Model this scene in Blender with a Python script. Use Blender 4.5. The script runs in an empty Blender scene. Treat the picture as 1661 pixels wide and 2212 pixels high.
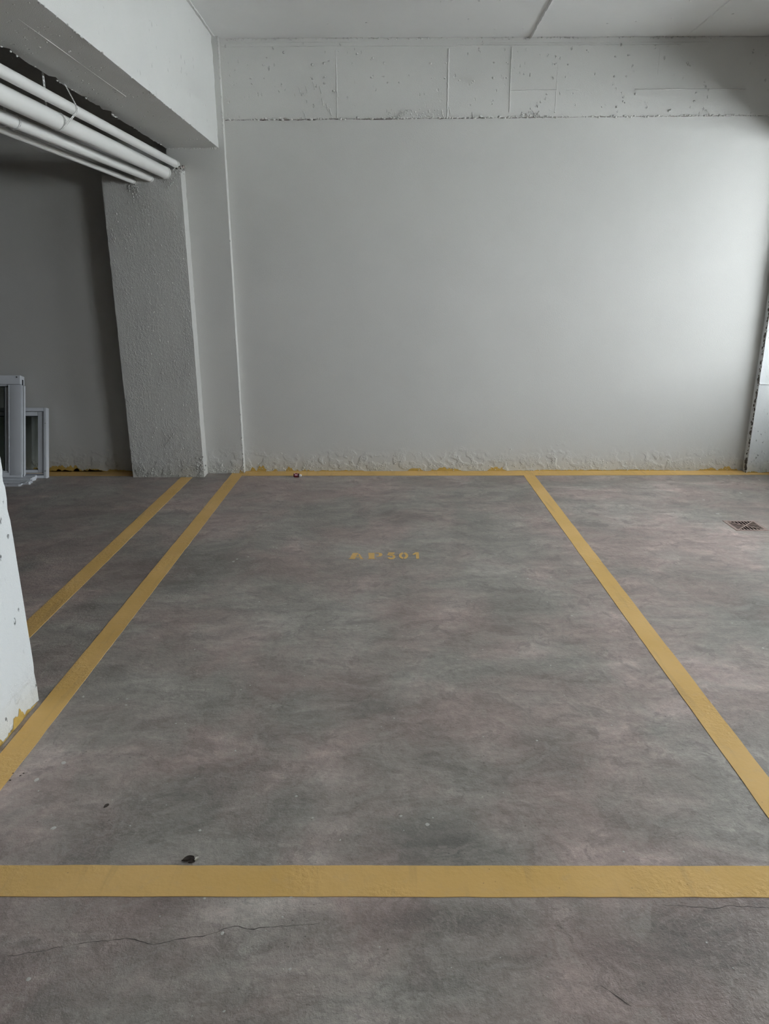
import bpy, bmesh, math, random
import numpy as np
from mathutils import Vector, Matrix, noise

random.seed(7)
SC = bpy.context.scene
COL = SC.collection

# ------------------------------------------------------------------ camera
W, H, F = 1661.0, 2212.0, 1582.0
PITCH, YAW, ROLL, CAMH = math.radians(17.2), math.radians(0.27), math.radians(-0.15), 1.5
_fw = Vector((-math.sin(YAW)*math.cos(PITCH), math.cos(YAW)*math.cos(PITCH), -math.sin(PITCH)))
_r0 = Vector((math.cos(YAW), math.sin(YAW), 0)).normalized()
_d0 = _fw.cross(_r0)
_r = (_r0*math.cos(ROLL) - _d0*math.sin(ROLL)).normalized()
_d = _fw.cross(_r).normalized()
CAMP = Vector((0, 0, CAMH))
cam_data = bpy.data.cameras.new('camera')
cam_data.sensor_fit = 'VERTICAL'
cam_data.sensor_height = 24.0
cam_data.lens = F / H * 24.0
cam_data.clip_start = 0.02
cam = bpy.data.objects.new('camera', cam_data)
COL.objects.link(cam)
_m = Matrix((_r, -_d, -_fw)).transposed().to_4x4()
_m.translation = CAMP
cam.matrix_world = _m
SC.camera = cam

def ray(x, y):
    return (_r*((x-W/2)/F) + _d*((y-H/2)/F) + _fw)
def on_floor(x, y, z=0.0):
    v = ray(x, y); return CAMP + v*((z-CAMH)/v.z)
def at_y(x, y, Y):
    v = ray(x, y); return CAMP + v*(Y/v.y)

# ------------------------------------------------------------------ world, light, exposure
world = bpy.data.worlds.new('overcast_sky'); SC.world = world
world.use_nodes = True
bg = world.node_tree.nodes['Background']
bg.inputs[0].default_value = (0.90, 0.965, 1.0, 1)
bg.inputs[1].default_value = 17.5
sun_data = bpy.data.lights.new('sun', 'SUN'); sun_data.energy = 1150.0; sun_data.angle = math.radians(1.0); sun_data.color = (1.0, 1.0, 0.98)
sun = bpy.data.objects.new('sun', sun_data); COL.objects.link(sun)      # high sun from over the roof: it lights the paving outside, not the room
sun.rotation_euler = Vector((0.08, 0.55, -0.83)).to_track_quat('-Z', 'Y').to_euler()
SC.view_settings.view_transform = 'Standard'
SC.view_settings.look = 'None'
SC.view_settings.gamma = 1.0
SC.view_settings.use_curve_mapping = False
SC.view_settings.exposure = 0.29
SC.cycles.use_denoising = True
SC.cycles.max_bounces = 4
SC.cycles.diffuse_bounces = 4
SC.cycles.caustics_reflective = False
SC.cycles.caustics_refractive = False
SC.cycles.glossy_bounces = 2
SC.cycles.transmission_bounces = 4
SC.cycles.sample_clamp_indirect = 6.0

# room dimensions (metres)
XL, XR, YR, YW = -5.6, 4.5, -4.6, 6.01        # left wall, right wall, rear wall, back wall
ZC = 3.19                                     # ceiling
ZS = 2.675                                    # underside of the concrete lintel on the back wall
# window openings in the right wall: (y0, y1, z0, z1)
WINDOWS = [(2.95, 5.72, 1.25, 2.31), (-0.6, 1.7, 1.25, 2.31)]
for (y0, y1, z0, z1) in WINDOWS:              # portals: they only guide the sky's light through the openings
    L = bpy.data.lights.new('window_portal', 'AREA')
    L.shape = 'RECTANGLE'; L.size = z1-z0; L.size_y = y1-y0
    L.cycles.is_portal = True
    o = bpy.data.objects.new('window_portal', L); COL.objects.link(o)
    o.location = (XR+0.18, (y0+y1)/2, (z0+z1)/2)
    o.rotation_euler = (0, math.radians(90), 0)

# ------------------------------------------------------------------ material helpers
class NT:
    def __init__(self, name):
        self.m = bpy.data.materials.new(name); self.m.use_nodes = True
        self.t = self.m.node_tree; self.n = self.t.nodes; self.l = self.t.links
        self.b = self.n['Principled BSDF']
    def node(self, typ, **kw):
        n = self.n.new(typ)
        for k, v in kw.items(): setattr(n, k, v)
        return n
    def link(self, a, b): self.l.new(a, b)
    def coord(self, scale=(1, 1, 1), rot=(0, 0, 0), kind='Object'):
        tc = self.node('ShaderNodeTexCoord'); mp = self.node('ShaderNodeMapping')
        mp.inputs['Scale'].default_value = scale; mp.inputs['Rotation'].default_value = rot
        self.link(tc.outputs[kind], mp.inputs[0]); return mp.outputs[0]
    def noise(self, co, scale, detail=4, rough=0.55, dist=0.0):
        n = self.node('ShaderNodeTexNoise')
        n.inputs['Scale'].default_value = scale; n.inputs['Detail'].default_value = detail
        n.inputs['Roughness'].default_value = rough; n.inputs['Distortion'].default_value = dist
        self.link(co, n.inputs['Vector']); return n.outputs['Fac']
    def voro(self, co, scale, feature='F1'):
        n = self.node('ShaderNodeTexVoronoi', feature=feature)
        n.inputs['Scale'].default_value = scale
        self.link(co, n.inputs['Vector']); return n.outputs['Distance']
    def math(self, op, a, b=None, c=None, clamp=False):
        n = self.node('ShaderNodeMath', operation=op); n.use_clamp = clamp
        for i, v in enumerate((a, b, c)):
            if v is None: continue
            if isinstance(v, (int, float)): n.inputs[i].default_value = v
            else: self.link(v, n.inputs[i])
        return n.outputs[0]
    def ramp(self, v, lo, hi, a=0.0, b=1.0):
        n = self.node('ShaderNodeMapRange', interpolation_type='SMOOTHSTEP')
        self.link(v, n.inputs[0])
        for i, q in zip((1, 2, 3, 4), (lo, hi, a, b)): n.inputs[i].default_value = q
        return n.outputs[0]
    def mix(self, fac, a, b, blend='MIX'):
        n = self.node('ShaderNodeMix', data_type='RGBA', blend_type=blend)
        for sock, v in ((n.inputs[0], fac), (n.inputs[6], a), (n.inputs[7], b)):
            if isinstance(v, (int, float)): sock.default_value = v
            elif isinstance(v, tuple): sock.default_value = (*v, 1) if len(v) == 3 else v
            else: self.link(v, sock)
        return n.outputs[2]
    def bump(self, h, dist, strength=1.0, prev=None):
        n = self.node('ShaderNodeBump')
        n.inputs['Distance'].default_value = dist; n.inputs['Strength'].default_value = strength
        self.link(h, n.inputs['Height'])
        if prev is not None: self.link(prev, n.inputs['Normal'])
        return n.outputs[0]
    def out(self, color=None, rough=None, normal=None, spec=None):
        for k, v in (('Base Color', color), ('Roughness', rough), ('Specular IOR Level', spec)):
            if v is None: continue
            if isinstance(v, (int, float)): self.b.inputs[k].default_value = v
            elif isinstance(v, tuple): self.b.inputs[k].default_value = (*v, 1)
            else: self.link(v, self.b.inputs[k])
        if normal is not None: self.link(normal, self.b.inputs['Normal'])
        return self.m

def simple(name, col, rough=0.5, metal=0.0, spec=0.5, var=0.08, scale=30):
    t = NT(name); co = t.coord()
    n = t.noise(co, scale, 3)
    dark = tuple(c*(1-var) for c in col); lite = tuple(min(1, c*(1+var)) for c in col)
    t.b.inputs['Metallic'].default_value = metal
    return t.out(t.mix(n, dark, lite), rough, None, spec)

PAINT = (0.575, 0.570, 0.548)
def wall_paint(name, col=PAINT, base_rough=True, fine=0.0008, lump=0.0, pits=0.0, rough=0.62, pitdark=0.25, pitlo=0.47):
    """painted plaster: faint roller grain, rough render near the floor, lumps and pits where wanted"""
    t = NT(name); co = t.coord()
    v = t.noise(co, 1.4, 5, 0.6)
    c = t.mix(t.ramp(v, 0.3, 0.7), tuple(q*0.975 for q in col), tuple(min(1, q*1.02) for q in col))
    hh = t.math('ADD', t.math('MULTIPLY', t.noise(co, 260, 1), fine), t.math('MULTIPLY', t.noise(co, 2.2, 0), 0.0025))
    nb = t.bump(hh, 1.0)
    if base_rough:
        sep = t.node('ShaderNodeSeparateXYZ'); t.link(co, sep.inputs[0])
        edge = t.math('ADD', sep.outputs[2], t.math('MULTIPLY', t.math('SUBTRACT', t.noise(co, 3.0, 2), 0.5), 0.35))
        mask = t.ramp(edge, 0.05, 0.22, 1.0, 0.0)
        mask = t.math('MULTIPLY', mask, t.ramp(t.noise(co, 14, 1), 0.42, 0.58))
        h = t.math('MULTIPLY', t.noise(t.coord((1, 1, 1.3)), 70, 3, 0.7), mask)
        nb = t.bump(h, 0.008, 1.0, nb)
        c = t.mix(t.math('MULTIPLY', t.ramp(sep.outputs[2], 0.0, 0.14, 1.0, 0.0), 0.35), c, (0.50, 0.48, 0.40))
    if lump:
        lm = t.ramp(t.noise(t.coord((1, 1, 0.5)), 9, 3), 0.35, 0.7, 0.25, 1.0)
        h = t.math('ADD', t.noise(t.coord((1, 1, 0.6)), 60, 4, 0.75), t.math('MULTIPLY', t.noise(co, 170, 2), 0.45))
        nb = t.bump(t.math('MULTIPLY', t.ramp(h, 0.45, 1.0), lm), lump, 1.0, nb)
    if pits:
        d = t.voro(t.coord((1, 1, 0.55)), 26)
        rnd = t.ramp(t.noise(co, 5.0, 2), pitlo, pitlo+0.14)
        pm = t.math('MULTIPLY', t.ramp(d, 0.10, 0.24, 1.0, 0.0), rnd)
        pm = t.math('MULTIPLY', pm, t.ramp(t.noise(co, 60, 2), 0.45, 0.55))
        nb = t.bump(pm, -pits, 1.0, nb)
        c = t.mix(t.math('MULTIPLY', pm, pitdark), c, (0.12, 0.12, 0.12))
    return t.out(c, rough, nb, 0.3)

M = {}
M['wall'] = wall_paint('wall_paint')
M['lintel'] = wall_paint('painted_concrete', tuple(q*1.08 for q in PAINT), False, 0.0012, 0.0, 0.004, 0.5)
M['ceiling'] = wall_paint('ceiling_paint', (0.80, 0.80, 0.79), False, 0.0008)
M['beam'] = wall_paint('beam_paint', (0.70, 0.70, 0.68), False, 0.001, 0.0, 0.003, 0.55)
M['render'] = wall_paint('rough_render', tuple(q*0.97 for q in PAINT), True, 0.0012, 0.004)
M['column'] = wall_paint('column_paint', (0.71, 0.73, 0.735), True, 0.0010, 0.0012, 0.007, 0.62, 0.8, 0.42)
M['bare'] = simple('bare_mortar', (0.10, 0.085, 0.075), 0.9, var=0.5, scale=60)
M['shade_concrete'] = simple('shade_concrete', (0.085, 0.083, 0.08), 0.9, var=0.2, scale=8)  # very dark tone stands in for the shade in the left bay
M['pvc'] = simple('white_pvc', (0.86, 0.86, 0.835), 0.32, var=0.03, scale=4)
M['pvc_ring'] = simple('pvc_collar', (0.70, 0.70, 0.68), 0.4, var=0.06)
M['strap'] = simple('galvanised_strap', (0.85, 0.85, 0.84), 0.4, 0.0, var=0.15, scale=80)
M['alu'] = simple('white_aluminium', (0.62, 0.64, 0.68), 0.35, var=0.05, scale=9)
M['alu_dark'] = simple('dark_gasket', (0.03, 0.035, 0.04), 0.6)  # near-black strips in the window units
M['screw'] = simple('screw_steel', (0.10, 0.10, 0.10), 0.5, 0.6)
M['grate'] = simple('rusty_grate', (0.34, 0.25, 0.22), 0.55, 0.2, var=0.35, scale=60)
M['sump'] = simple('drain_sump', (0.02, 0.016, 0.014), 0.9)
M['bottle'] = simple('dark_red_plastic', (0.035, 0.008, 0.012), 0.3)
M['bottle_label'] = simple('red_label', (0.22, 0.02, 0.04), 0.45)
M['bottle_white'] = simple('white_plastic', (0.75, 0.75, 0.73), 0.4)
M['leaf'] = simple('dry_leaf', (0.055, 0.042, 0.035), 0.8, var=0.4, scale=200)
M['scrap'] = simple('pale_scrap', (0.50, 0.47, 0.42), 0.8, var=0.2, scale=120)
M['seed'] = simple('black_speck', (0.015, 0.013, 0.012), 0.6)
M['droplet'] = simple('white_paint_drop', (0.52, 0.51, 0.49), 0.6, var=0.12)
M['crack'] = simple('crack_dirt', (0.045, 0.040, 0.037), 0.9)
M['ground'] = simple('pale_paving', (0.37, 0.385, 0.395), 0.9, scale=3)
t = NT('window_glass')
tr = t.node('ShaderNodeBsdfTransparent'); tr.inputs[0].default_value = (0.90, 0.94, 0.92, 1)
gl = t.node('ShaderNodeBsdfGlossy'); gl.inputs['Roughness'].default_value = 0.04; gl.inputs[0].default_value = (1, 1, 1, 1)
mx = t.node('ShaderNodeMixShader'); fr_ = t.node('ShaderNodeFresnel'); fr_.inputs[0].default_value = 1.5
t.link(fr_.outputs[0], mx.inputs[0]); t.link(tr.outputs[0], mx.inputs[1]); t.link(gl.outputs[0], mx.inputs[2])
t.link(mx.outputs[0], t.n['Material Output'].inputs['Surface'])
M['glass'] = t.m

def yellow_paint():
    t = NT('yellow_line_paint'); co = t.coord()
    n1 = t.noise(co, 2.3, 4); n2 = t.noise(co, 24, 5, 0.65)
    c = t.mix(t.ramp(n1, 0.35, 0.7), (0.625, 0.395, 0.125), (0.69, 0.445, 0.165))
    c = t.mix(t.math('MULTIPLY', t.ramp(n2, 0.5, 0.8), 0.35), c, (0.55, 0.39, 0.21))
    # faint tyre dirt in streaks along y
    d = t.noise(t.coord((14, 1.2, 1)), 1.6, 3)
    c = t.mix(t.math('MULTIPLY', t.ramp(d, 0.54, 0.72), 0.35), c, (0.42, 0.275, 0.12))
    spk = t.ramp(t.voro(co, 42), 0.05, 0.09, 1.0, 0.0)
    spk = t.math('MULTIPLY', spk, t.ramp(t.noise(co, 9, 2), 0.55, 0.6))
    c = t.mix(t.math('MULTIPLY', spk, 0.6), c, (0.16, 0.11, 0.06))
    wr = t.math('MULTIPLY', t.noise(co, 55, 4, 0.65), t.ramp(t.noise(co, 3.2, 1), 0.48, 0.64, 0.2, 1.0))
    nb = t.bump(wr, 0.0045)
    return t.out(c, 0.55, nb, 0.35)
M['yellow'] = yellow_paint()
M['yellow_smear'] = simple('yellow_smear', (0.50, 0.335, 0.085), 0.6, var=0.3, scale=60)

def floor_mat():
    t = NT('worn_concrete'); co = t.coord()
    at = t.node('ShaderNodeAttribute', attribute_name='stain').outputs['Fac']
    ti = t.node('ShaderNodeAttribute', attribute_name='tint').outputs['Fac']
    warp = t.node('ShaderNodeTexNoise'); warp.inputs['Scale'].default_value = 2.2; warp.inputs['Detail'].default_value = 5
    t.link(co, warp.inputs['Vector'])
    vm = t.node('ShaderNodeVectorMath', operation='MULTIPLY_ADD')
    t.link(warp.outputs['Color'], vm.inputs[0]); vm.inputs[1].default_value = (0.5, 0.35, 0); t.link(co, vm.inputs[2])
    wc = vm.outputs[0]
    n_low = t.noise(wc, 1.1, 3, 0.6); n_mid = t.noise(wc, 4.2, 6, 0.68); n_fine = t.noise(co, 34, 4, 0.7)
    n_tint = t.noise(wc, 1.7, 4, 0.6)
    streak = t.noise(t.coord((1.0, 3.2, 1), (0, 0, 0.35)), 3.0, 5, 0.7, 0.8)
    tint = t.math('ADD', t.ramp(n_tint, 0.36, 0.64), t.math('MULTIPLY', ti, 0.8), clamp=True)
    c = t.mix(tint, (0.282, 0.262, 0.238), (0.330, 0.263, 0.243))
    # brightness variation
    v = t.math('ADD', t.math('MULTIPLY', t.math('SUBTRACT', n_low, 0.5), 2.1),
               t.math('MULTIPLY', t.math('SUBTRACT', n_mid, 0.5), 2.3))
    v = t.math('ADD', v, t.math('MULTIPLY', t.math('SUBTRACT', streak, 0.5), 1.8))
    v = t.math('ADD', v, t.math('MULTIPLY', t.math('SUBTRACT', n_fine, 0.5), 1.3))
    v = t.math('ADD', v, at)
    gain = t.math('POWER', 1.9, v)
    gain = t.math('MINIMUM', t.math('MAXIMUM', gain, 0.42), 1.9)
    g = t.node('ShaderNodeCombineColor')
    for i in range(3): t.link(gain, g.inputs[i])
    c = t.mix(1.0, c, g.outputs[0], 'MULTIPLY')
    # sharper edged scuffs and dark grime
    sc1 = t.noise(wc, 8.5, 6, 0.74, 0.4)
    c = t.mix(t.math('MULTIPLY', t.ramp(sc1, 0.535, 0.61), 0.33), c, (0.115, 0.102, 0.096))
    c = t.mix(t.math('MULTIPLY', t.ramp(sc1, 0.47, 0.40), 0.28), c, (0.40, 0.36, 0.325))
    grain = t.noise(co, 150, 3, 0.7)
    c = t.mix(t.math('MULTIPLY', t.ramp(grain, 0.56, 0.72), 0.45), c, (0.09, 0.08, 0.076))
    c = t.mix(t.math('MULTIPLY', t.ramp(grain, 0.42, 0.30), 0.35), c, (0.43, 0.40, 0.37))
    # pale worn skin in patches
    pale = t.math('MULTIPLY', t.ramp(t.noise(wc, 2.6, 5, 0.72), 0.585, 0.70), t.ramp(n_fine, 0.40, 0.60))
    c = t.mix(t.math('MULTIPLY', pale, 0.45), c, (0.46, 0.42, 0.38))
    # crazing: pale hair cracks where the floor is dark
    cz = t.voro(t.mix(0.06, co, t.node('ShaderNodeTexNoise').outputs['Color'], 'ADD'), 42, 'DISTANCE_TO_EDGE')
    line = t.ramp(cz, 0.02, 0.09, 1.0, 0.0)
    czm = t.ramp(t.noise(co, 2.1, 3), 0.52, 0.62)
    darkm = t.ramp(v, -0.35, 0.0, 1.0, 0.0)
    line = t.math('MULTIPLY', t.math('MULTIPLY', line, czm), darkm)
    c = t.mix(t.math('MULTIPLY', line, 0.24), c, (0.37, 0.335, 0.305))
    # small dark pocks and white paint flecks
    pk = t.math('MULTIPLY', t.ramp(t.voro(co, 30), 0.05, 0.10, 1.0, 0.0), t.ramp(t.noise(co, 7, 2), 0.5, 0.6))
    c = t.mix(t.math('MULTIPLY', pk, 0.6), c, (0.06, 0.052, 0.05))
    fk = t.math('MULTIPLY', t.ramp(t.voro(co, 17), 0.03, 0.045, 1.0, 0.0), t.ramp(t.noise(co, 3.3, 2), 0.50, 0.56))
    c = t.mix(t.math('MULTIPLY', fk, 0.85), c, (0.50, 0.49, 0.47))
    # long pale scratches
    sw = t.noise(t.coord((1.2, 26, 1), (0, 0, -0.5)), 2.0, 2)
    sc = t.math('MULTIPLY', t.ramp(sw, 0.735, 0.76), t.ramp(t.noise(co, 2.0, 2), 0.45, 0.6))
    c = t.mix(t.math('MULTIPLY', sc, 0.5), c, (0.5, 0.46, 0.43))
    nb = t.bump(t.noise(co, 60, 3, 0.75), 0.0025)
    r = t.ramp(v, -0.6, 0.7, 0.42, 0.62)
    return t.out(c, r, nb, 0.42)
M['floor'] = floor_mat()

# ------------------------------------------------------------------ mesh helpers
def link(name, me, mat=None, parent=None):
    o = bpy.data.objects.new(name, me); COL.objects.link(o)
    if mat is not None: me.materials.append(M[mat])
    if parent is not None: o.parent = parent
    return o
def from_bm(name, bm, mat, parent=None, smooth=False, angle=35):
    me = bpy.data.meshes.new(name)
    bmesh.ops.recalc_face_normals(bm, faces=bm.faces)
    bm.to_mesh(me); bm.free()
    if smooth:
        me.polygons.foreach_set('use_smooth', [True]*len(me.polygons))
        me.set_sharp_from_angle(angle=math.radians(angle))
    return link(name, me, mat, parent)
def tag(o, label=None, cat=None, group=None, kind=None):
    for k, v in (('label', label), ('category', cat), ('group', group), ('kind', kind)):
        if v: o[k] = v
    return o
def struct(o, label=None):
    o['kind'] = 'structure'
    if label: o['label'] = label
    return o
def empty(name, loc=(0, 0, 0), rot=(0, 0, 0)):
    o = bpy.data.objects.new(name, None); COL.objects.link(o)
    o.location = loc; o.rotation_euler = rot; o.empty_display_size = 0.1
    return o
def add_box(bm, x0, x1, y0, y1, z0, z1):
    v = [bm.verts.new(p) for p in ((x0,y0,z0),(x1,y0,z0),(x1,y1,z0),(x0,y1,z0),(x0,y0,z1),(x1,y0,z1),(x1,y1,z1),(x0,y1,z1))]
    for f in ((0,3,2,1),(4,5,6,7),(0,1,5,4),(1,2,6,5),(2,3,7,6),(3,0,4,7)): bm.faces.new([v[i] for i in f])
def box(name, x0, x1, y0, y1, z0, z1, mat, parent=None, bevel=0.0):
    bm = bmesh.new(); add_box(bm, x0, x1, y0, y1, z0, z1)
    if bevel: bmesh.ops.bevel(bm, geom=list(bm.edges), offset=bevel, segments=2, affect='EDGES', profile=0.6)
    return from_bm(name, bm, mat, parent, smooth=bool(bevel))
def rough_box(name, x0, x1, y0, y1, z0, z1, mat, parent=None, res=0.03, edge=0.004, face=0.0012, seed=0.0):
    """box whose faces wander a little and whose arrises are worn and chipped"""
    bm = bmesh.new()
    def cuts(a, b): return np.linspace(a, b, max(2, int(round((b-a)/res))+1))
    X, Y, Z = cuts(x0, x1), cuts(y0, y1), cuts(z0, z1)
    def grid(U, V, fn):
        vs = [[bm.verts.new(fn(u, v)) for v in V] for u in U]
        for i in range(len(U)-1):
            for j in range(len(V)-1):
                bm.faces.new((vs[i][j], vs[i+1][j], vs[i+1][j+1], vs[i][j+1]))
    for x in (x0, x1): grid(Y, Z, lambda u, v, x=x: (x, u, v))
    for y in (y0, y1): grid(X, Z, lambda u, v, y=y: (u, y, v))
    for z in (z0, z1): grid(X, Y, lambda u, v, z=z: (u, v, z))
    bmesh.ops.remove_doubles(bm, verts=bm.verts, dist=1e-5)
    eps = 1e-4; c = Vector(((x0+x1)/2, (y0+y1)/2, (z0+z1)/2))
    for v in bm.verts:
        p = v.co.copy()
        on = [abs(p.x-x0) < eps or abs(p.x-x1) < eps, abs(p.y-y0) < eps or abs(p.y-y1) < eps, abs(p.z-z0) < eps or abs(p.z-z1) < eps]
        q = p*3.0 + Vector((seed, seed*1.7, 0))
        n1 = noise.noise(q); 
        d = Vector((0, 0, 0))
        k = sum(on)
        amp = face*n1
        if k >= 2:
            chip = noise.noise(p*17 + Vector((seed, 0, 0)))
            amp = edge*(0.5*noise.noise(p*8+Vector((0, seed, 0))) - (max(0, chip-0.15)*3.0))
        for i in range(3):
            if on[i]: d[i] = amp*(1 if p[i] > c[i] else -1)
        v.co = p + d
    return from_bm(name, bm, mat, parent, smooth=True, angle=40)
def blobs(name, items, mat, parent):
    """small crumbs of plaster: items = (position, (rx, ry, rz))"""
    bm = bmesh.new()
    for (p, r) in items:
        ret = bmesh.ops.create_icosphere(bm, subdivisions=1, radius=1.0)
        rot = Matrix.Rotation(random.uniform(0, 6.28), 3, Vector((random.random(), random.random(), random.random()+.01)).normalized())
        for v in ret['verts']:
            w = rot @ v.co
            v.co = Vector((p[0]+w.x*r[0]*random.uniform(.7, 1.2), p[1]+w.y*r[1], p[2]+w.z*r[2]*random.uniform(.7, 1.2)))
    o = from_bm(name, bm, mat, parent, smooth=True, angle=80)
    o['kind'] = 'stuff'
    return o
def prism_xy(name, pts, z0, z1, mat, parent=None):
    bm = bmesh.new()
    lo = [bm.verts.new((p[0], p[1], z0)) for p in pts]; hi = [bm.verts.new((p[0], p[1], z1)) for p in pts]
    bm.faces.new(hi); bm.faces.new(lo[::-1])
    n = len(pts)
    for i in range(n): bm.faces.new((lo[i], lo[(i+1) % n], hi[(i+1) % n], hi[i]))
    return from_bm(name, bm, mat, parent)
def tube(bm, path, rad, seg=20, cap=True):
    rings = []
    for i, p in enumerate(path):
        p = Vector(p)
        a = Vector(path[max(0, i-1)]); b = Vector(path[min(len(path)-1, i+1)])
        tdir = (b-a).normalized()
        up = Vector((0, 0, 1)) if abs(tdir.z) < 0.9 else Vector((1, 0, 0))
        s = tdir.cross(up).normalized(); u = s.cross(tdir)
        r = rad[i] if isinstance(rad, (list, tuple)) else rad
        rings.append([bm.verts.new(p + (s*math.cos(2*math.pi*k/seg) + u*math.sin(2*math.pi*k/seg))*r) for k in range(seg)])
    for A, B in zip(rings, rings[1:]):
        for k in range(seg): bm.faces.new((A[k], A[(k+1) % seg], B[(k+1) % seg], B[k]))
    if cap: bm.faces.new(rings[0][::-1]); bm.faces.new(rings[-1])

# ------------------------------------------------------------------ floor
HOLE = (2.222, 2.432, 4.430, 4.638)
def build_floor():
    xs = np.unique(np.round(np.concatenate([np.arange(XL, XR+0.001, 0.035), [XR, HOLE[0], HOLE[1]]]), 4))
    ys = np.unique(np.round(np.concatenate([np.arange(YR, 0.9, 0.25), np.arange(0.9, YW+0.02, 0.035), [YW+0.02, HOLE[2], HOLE[3]]]), 4))
    nx, ny = len(xs), len(ys)
    GX, GY = np.meshgrid(xs, ys, indexing='ij')
    V = np.stack([GX, GY, np.zeros_like(GX)], -1).reshape(-1, 3)
    I = np.arange(nx*ny).reshape(nx, ny)
    Q = np.stack([I[:-1, :-1], I[1:, :-1], I[1:, 1:], I[:-1, 1:]], -1)
    cx = (GX[:-1, :-1]+GX[1:, 1:])/2; cy = (GY[:-1, :-1]+GY[1:, 1:])/2
    keep = ~((cx > HOLE[0]) & (cx < HOLE[1]) & (cy > HOLE[2]) & (cy < HOLE[3]))
    Q = Q[keep]
    me = bpy.data.meshes.new('floor')
    me.from_pydata(V.tolist(), [], Q.tolist())
    # stains with a place of their own: (pixel in the photograph, half width px, half height px, amount)
    stains = [
        (400,1215,130,28,-.42),(290,1250,90,25,-.22),(560,1235,120,25,-.35),(1015,1085,95,24,-.5),(900,1120,120,20,-.25),
        (170,1100,90,22,-.3),(110,1180,80,25,-.35),(150,1330,60,40,-.3),(120,1430,60,40,-.3),
        (800,1500,110,50,-.5),(880,1555,70,45,-.4),(300,1555,130,30,-.35),(420,1690,110,60,-.3),(260,1800,80,50,-.35),
        (540,1640,60,60,-.25),(990,1830,110,35,-.45),(1190,1640,90,40,-.35),(1290,1690,80,45,-.3),(1480,1690,90,50,-.2),
        (960,1625,60,30,-.35),(1350,1790,80,30,-.25),(1600,1300,80,40,-.35),(1400,1240,90,22,-.25),(1250,1400,90,40,-.12),
        (160,1960,90,30,-.35),(330,1955,80,22,-.3),(900,1985,220,22,-.45),(1450,1990,140,25,-.35),(1080,1990,130,30,-.2),(150,2060,160,25,-.35),
        (500,2050,160,40,-.25),(1100,2080,200,50,-.2),(1500,2090,150,60,-.1),(60,2180,90,60,-.2),(870,1326,45,12,-.4),(1020,1140,80,18,-.2),
        (470,1395,75,22,.5),(430,1358,45,10,.5),(360,1440,70,20,.35),(620,1075,40,8,.3),(640,1135,40,7,.3),(560,1335,80,20,.15),
        (1620,1460,70,40,.35),(1600,1160,130,40,.25),(1230,1060,90,14,.25),(1350,1085,120,18,.2),(1250,1160,150,30,.15),
        (1350,1850,140,18,.3),(1430,1560,120,60,.15),(1080,1430,140,40,.15),(700,1430,120,40,.15),(960,1310,90,25,.15),
        (560,1965,90,20,.3),(280,2010,140,18,.25),(1000,1950,120,10,.3),(860,2110,160,50,.12),(420,2100,160,50,.1),(90,1650,90,50,.15),
        (640,1950,80,14,.35),(1130,1540,120,60,.1),(650,1780,120,60,.1),(1340,1680,40,16,.3),(220,1450,70,30,.05),(1130,1300,120,30,.12),
    ]
    tints = [(480,1075,110,25,.6),(640,1050,140,14,.5),(1300,1150,160,40,.4),(1520,1220,140,50,.5),(870,1570,140,60,.5),(1300,2110,350,100,.5),
             (1000,1580,160,70,.3),(300,1560,120,30,.4),(240,1950,160,25,.5),(380,1500,140,35,-.5),(560,1750,160,70,-.6),(110,1600,90,60,-.5),(600,1290,160,40,-.6),
             (330,1290,120,50,-.3),(850,2120,200,70,-.4),(420,2100,200,60,-.2),(900,1450,180,40,-.3),(1400,1330,120,40,.4),(1020,1830,120,40,-.4),(1600,1560,90,60,.5),
             (380,1690,130,70,.2),(1550,1090,150,25,.2),(600,1960,180,20,.2),(870,1190,200,30,-.4),(1010,1085,140,30,-.6)]
    def field(L):
        out = np.zeros(len(V))
        for (px, py, hw, hh, a) in L:
            c = on_floor(px, py); e = on_floor(px+hw, py); n = on_floor(px, py-hh); s = on_floor(px, py+hh)
            rx = max(abs(e.x-c.x), .02); ry = max((n.y-s.y)/2, .02)
            d2 = ((V[:, 0]-c.x)/rx)**2 + ((V[:, 1]-c.y)/ry)**2
            out += a*np.exp(-d2*0.9)
        return out
    for nm, L in (('stain', stains), ('tint', tints)):
        at = me.attributes.new(nm, 'FLOAT', 'POINT')
        at.data.foreach_set('value', field(L).astype(np.float32))
    o = link('floor', me, 'floor')
    return struct(o, 'worn grey and mauve concrete floor of the parking garage')
floor = build_floor()

def crack(px_pts, width, seed):
    rnd = random.Random(seed)
    pts = [on_floor(*p) for p in px_pts]
    fine = []
    for a, b in zip(pts, pts[1:]):
        n = max(2, int((b-a).length/0.012))
        for i in range(n):
            q = a.lerp(b, i/n); q += Vector((rnd.uniform(-1, 1), rnd.uniform(-1, 1), 0))*0.0022
            fine.append(q)
    fine.append(pts[-1])
    bm = bmesh.new(); prev = None
    for i, q in enumerate(fine):
        w = width*rnd.uniform(0.3, 1.0)*math.sin(math.pi*min(1, max(0.08, i/len(fine))))**0.4
        tdir = (fine[min(i+1, len(fine)-1)] - fine[max(0, i-1)]).normalized(); s = Vector((-tdir.y, tdir.x, 0))
        cur = (bm.verts.new((q+s*w) + Vector((0, 0, .0004))), bm.verts.new((q-s*w) + Vector((0, 0, .0004))))
        if prev: bm.faces.new((prev[0], cur[0], cur[1], prev[1]))
        prev = cur
    return from_bm('crack', bm, 'crack', floor)
crack([(20,2066),(100,2052),(190,2035),(280,2027),(330,2042),(380,2030),(450,2020),(505,2000),(535,2007),(620,2000),(690,1995)], 0.0014, 1)
crack([(1430,1955),(1480,1957),(1540,1963),(1580,1956),(1655,1962),(1720,1966)], 0.0011, 2)
crack([(1300,2130),(1330,2150),(1365,2175)], 0.001, 3)
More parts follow.
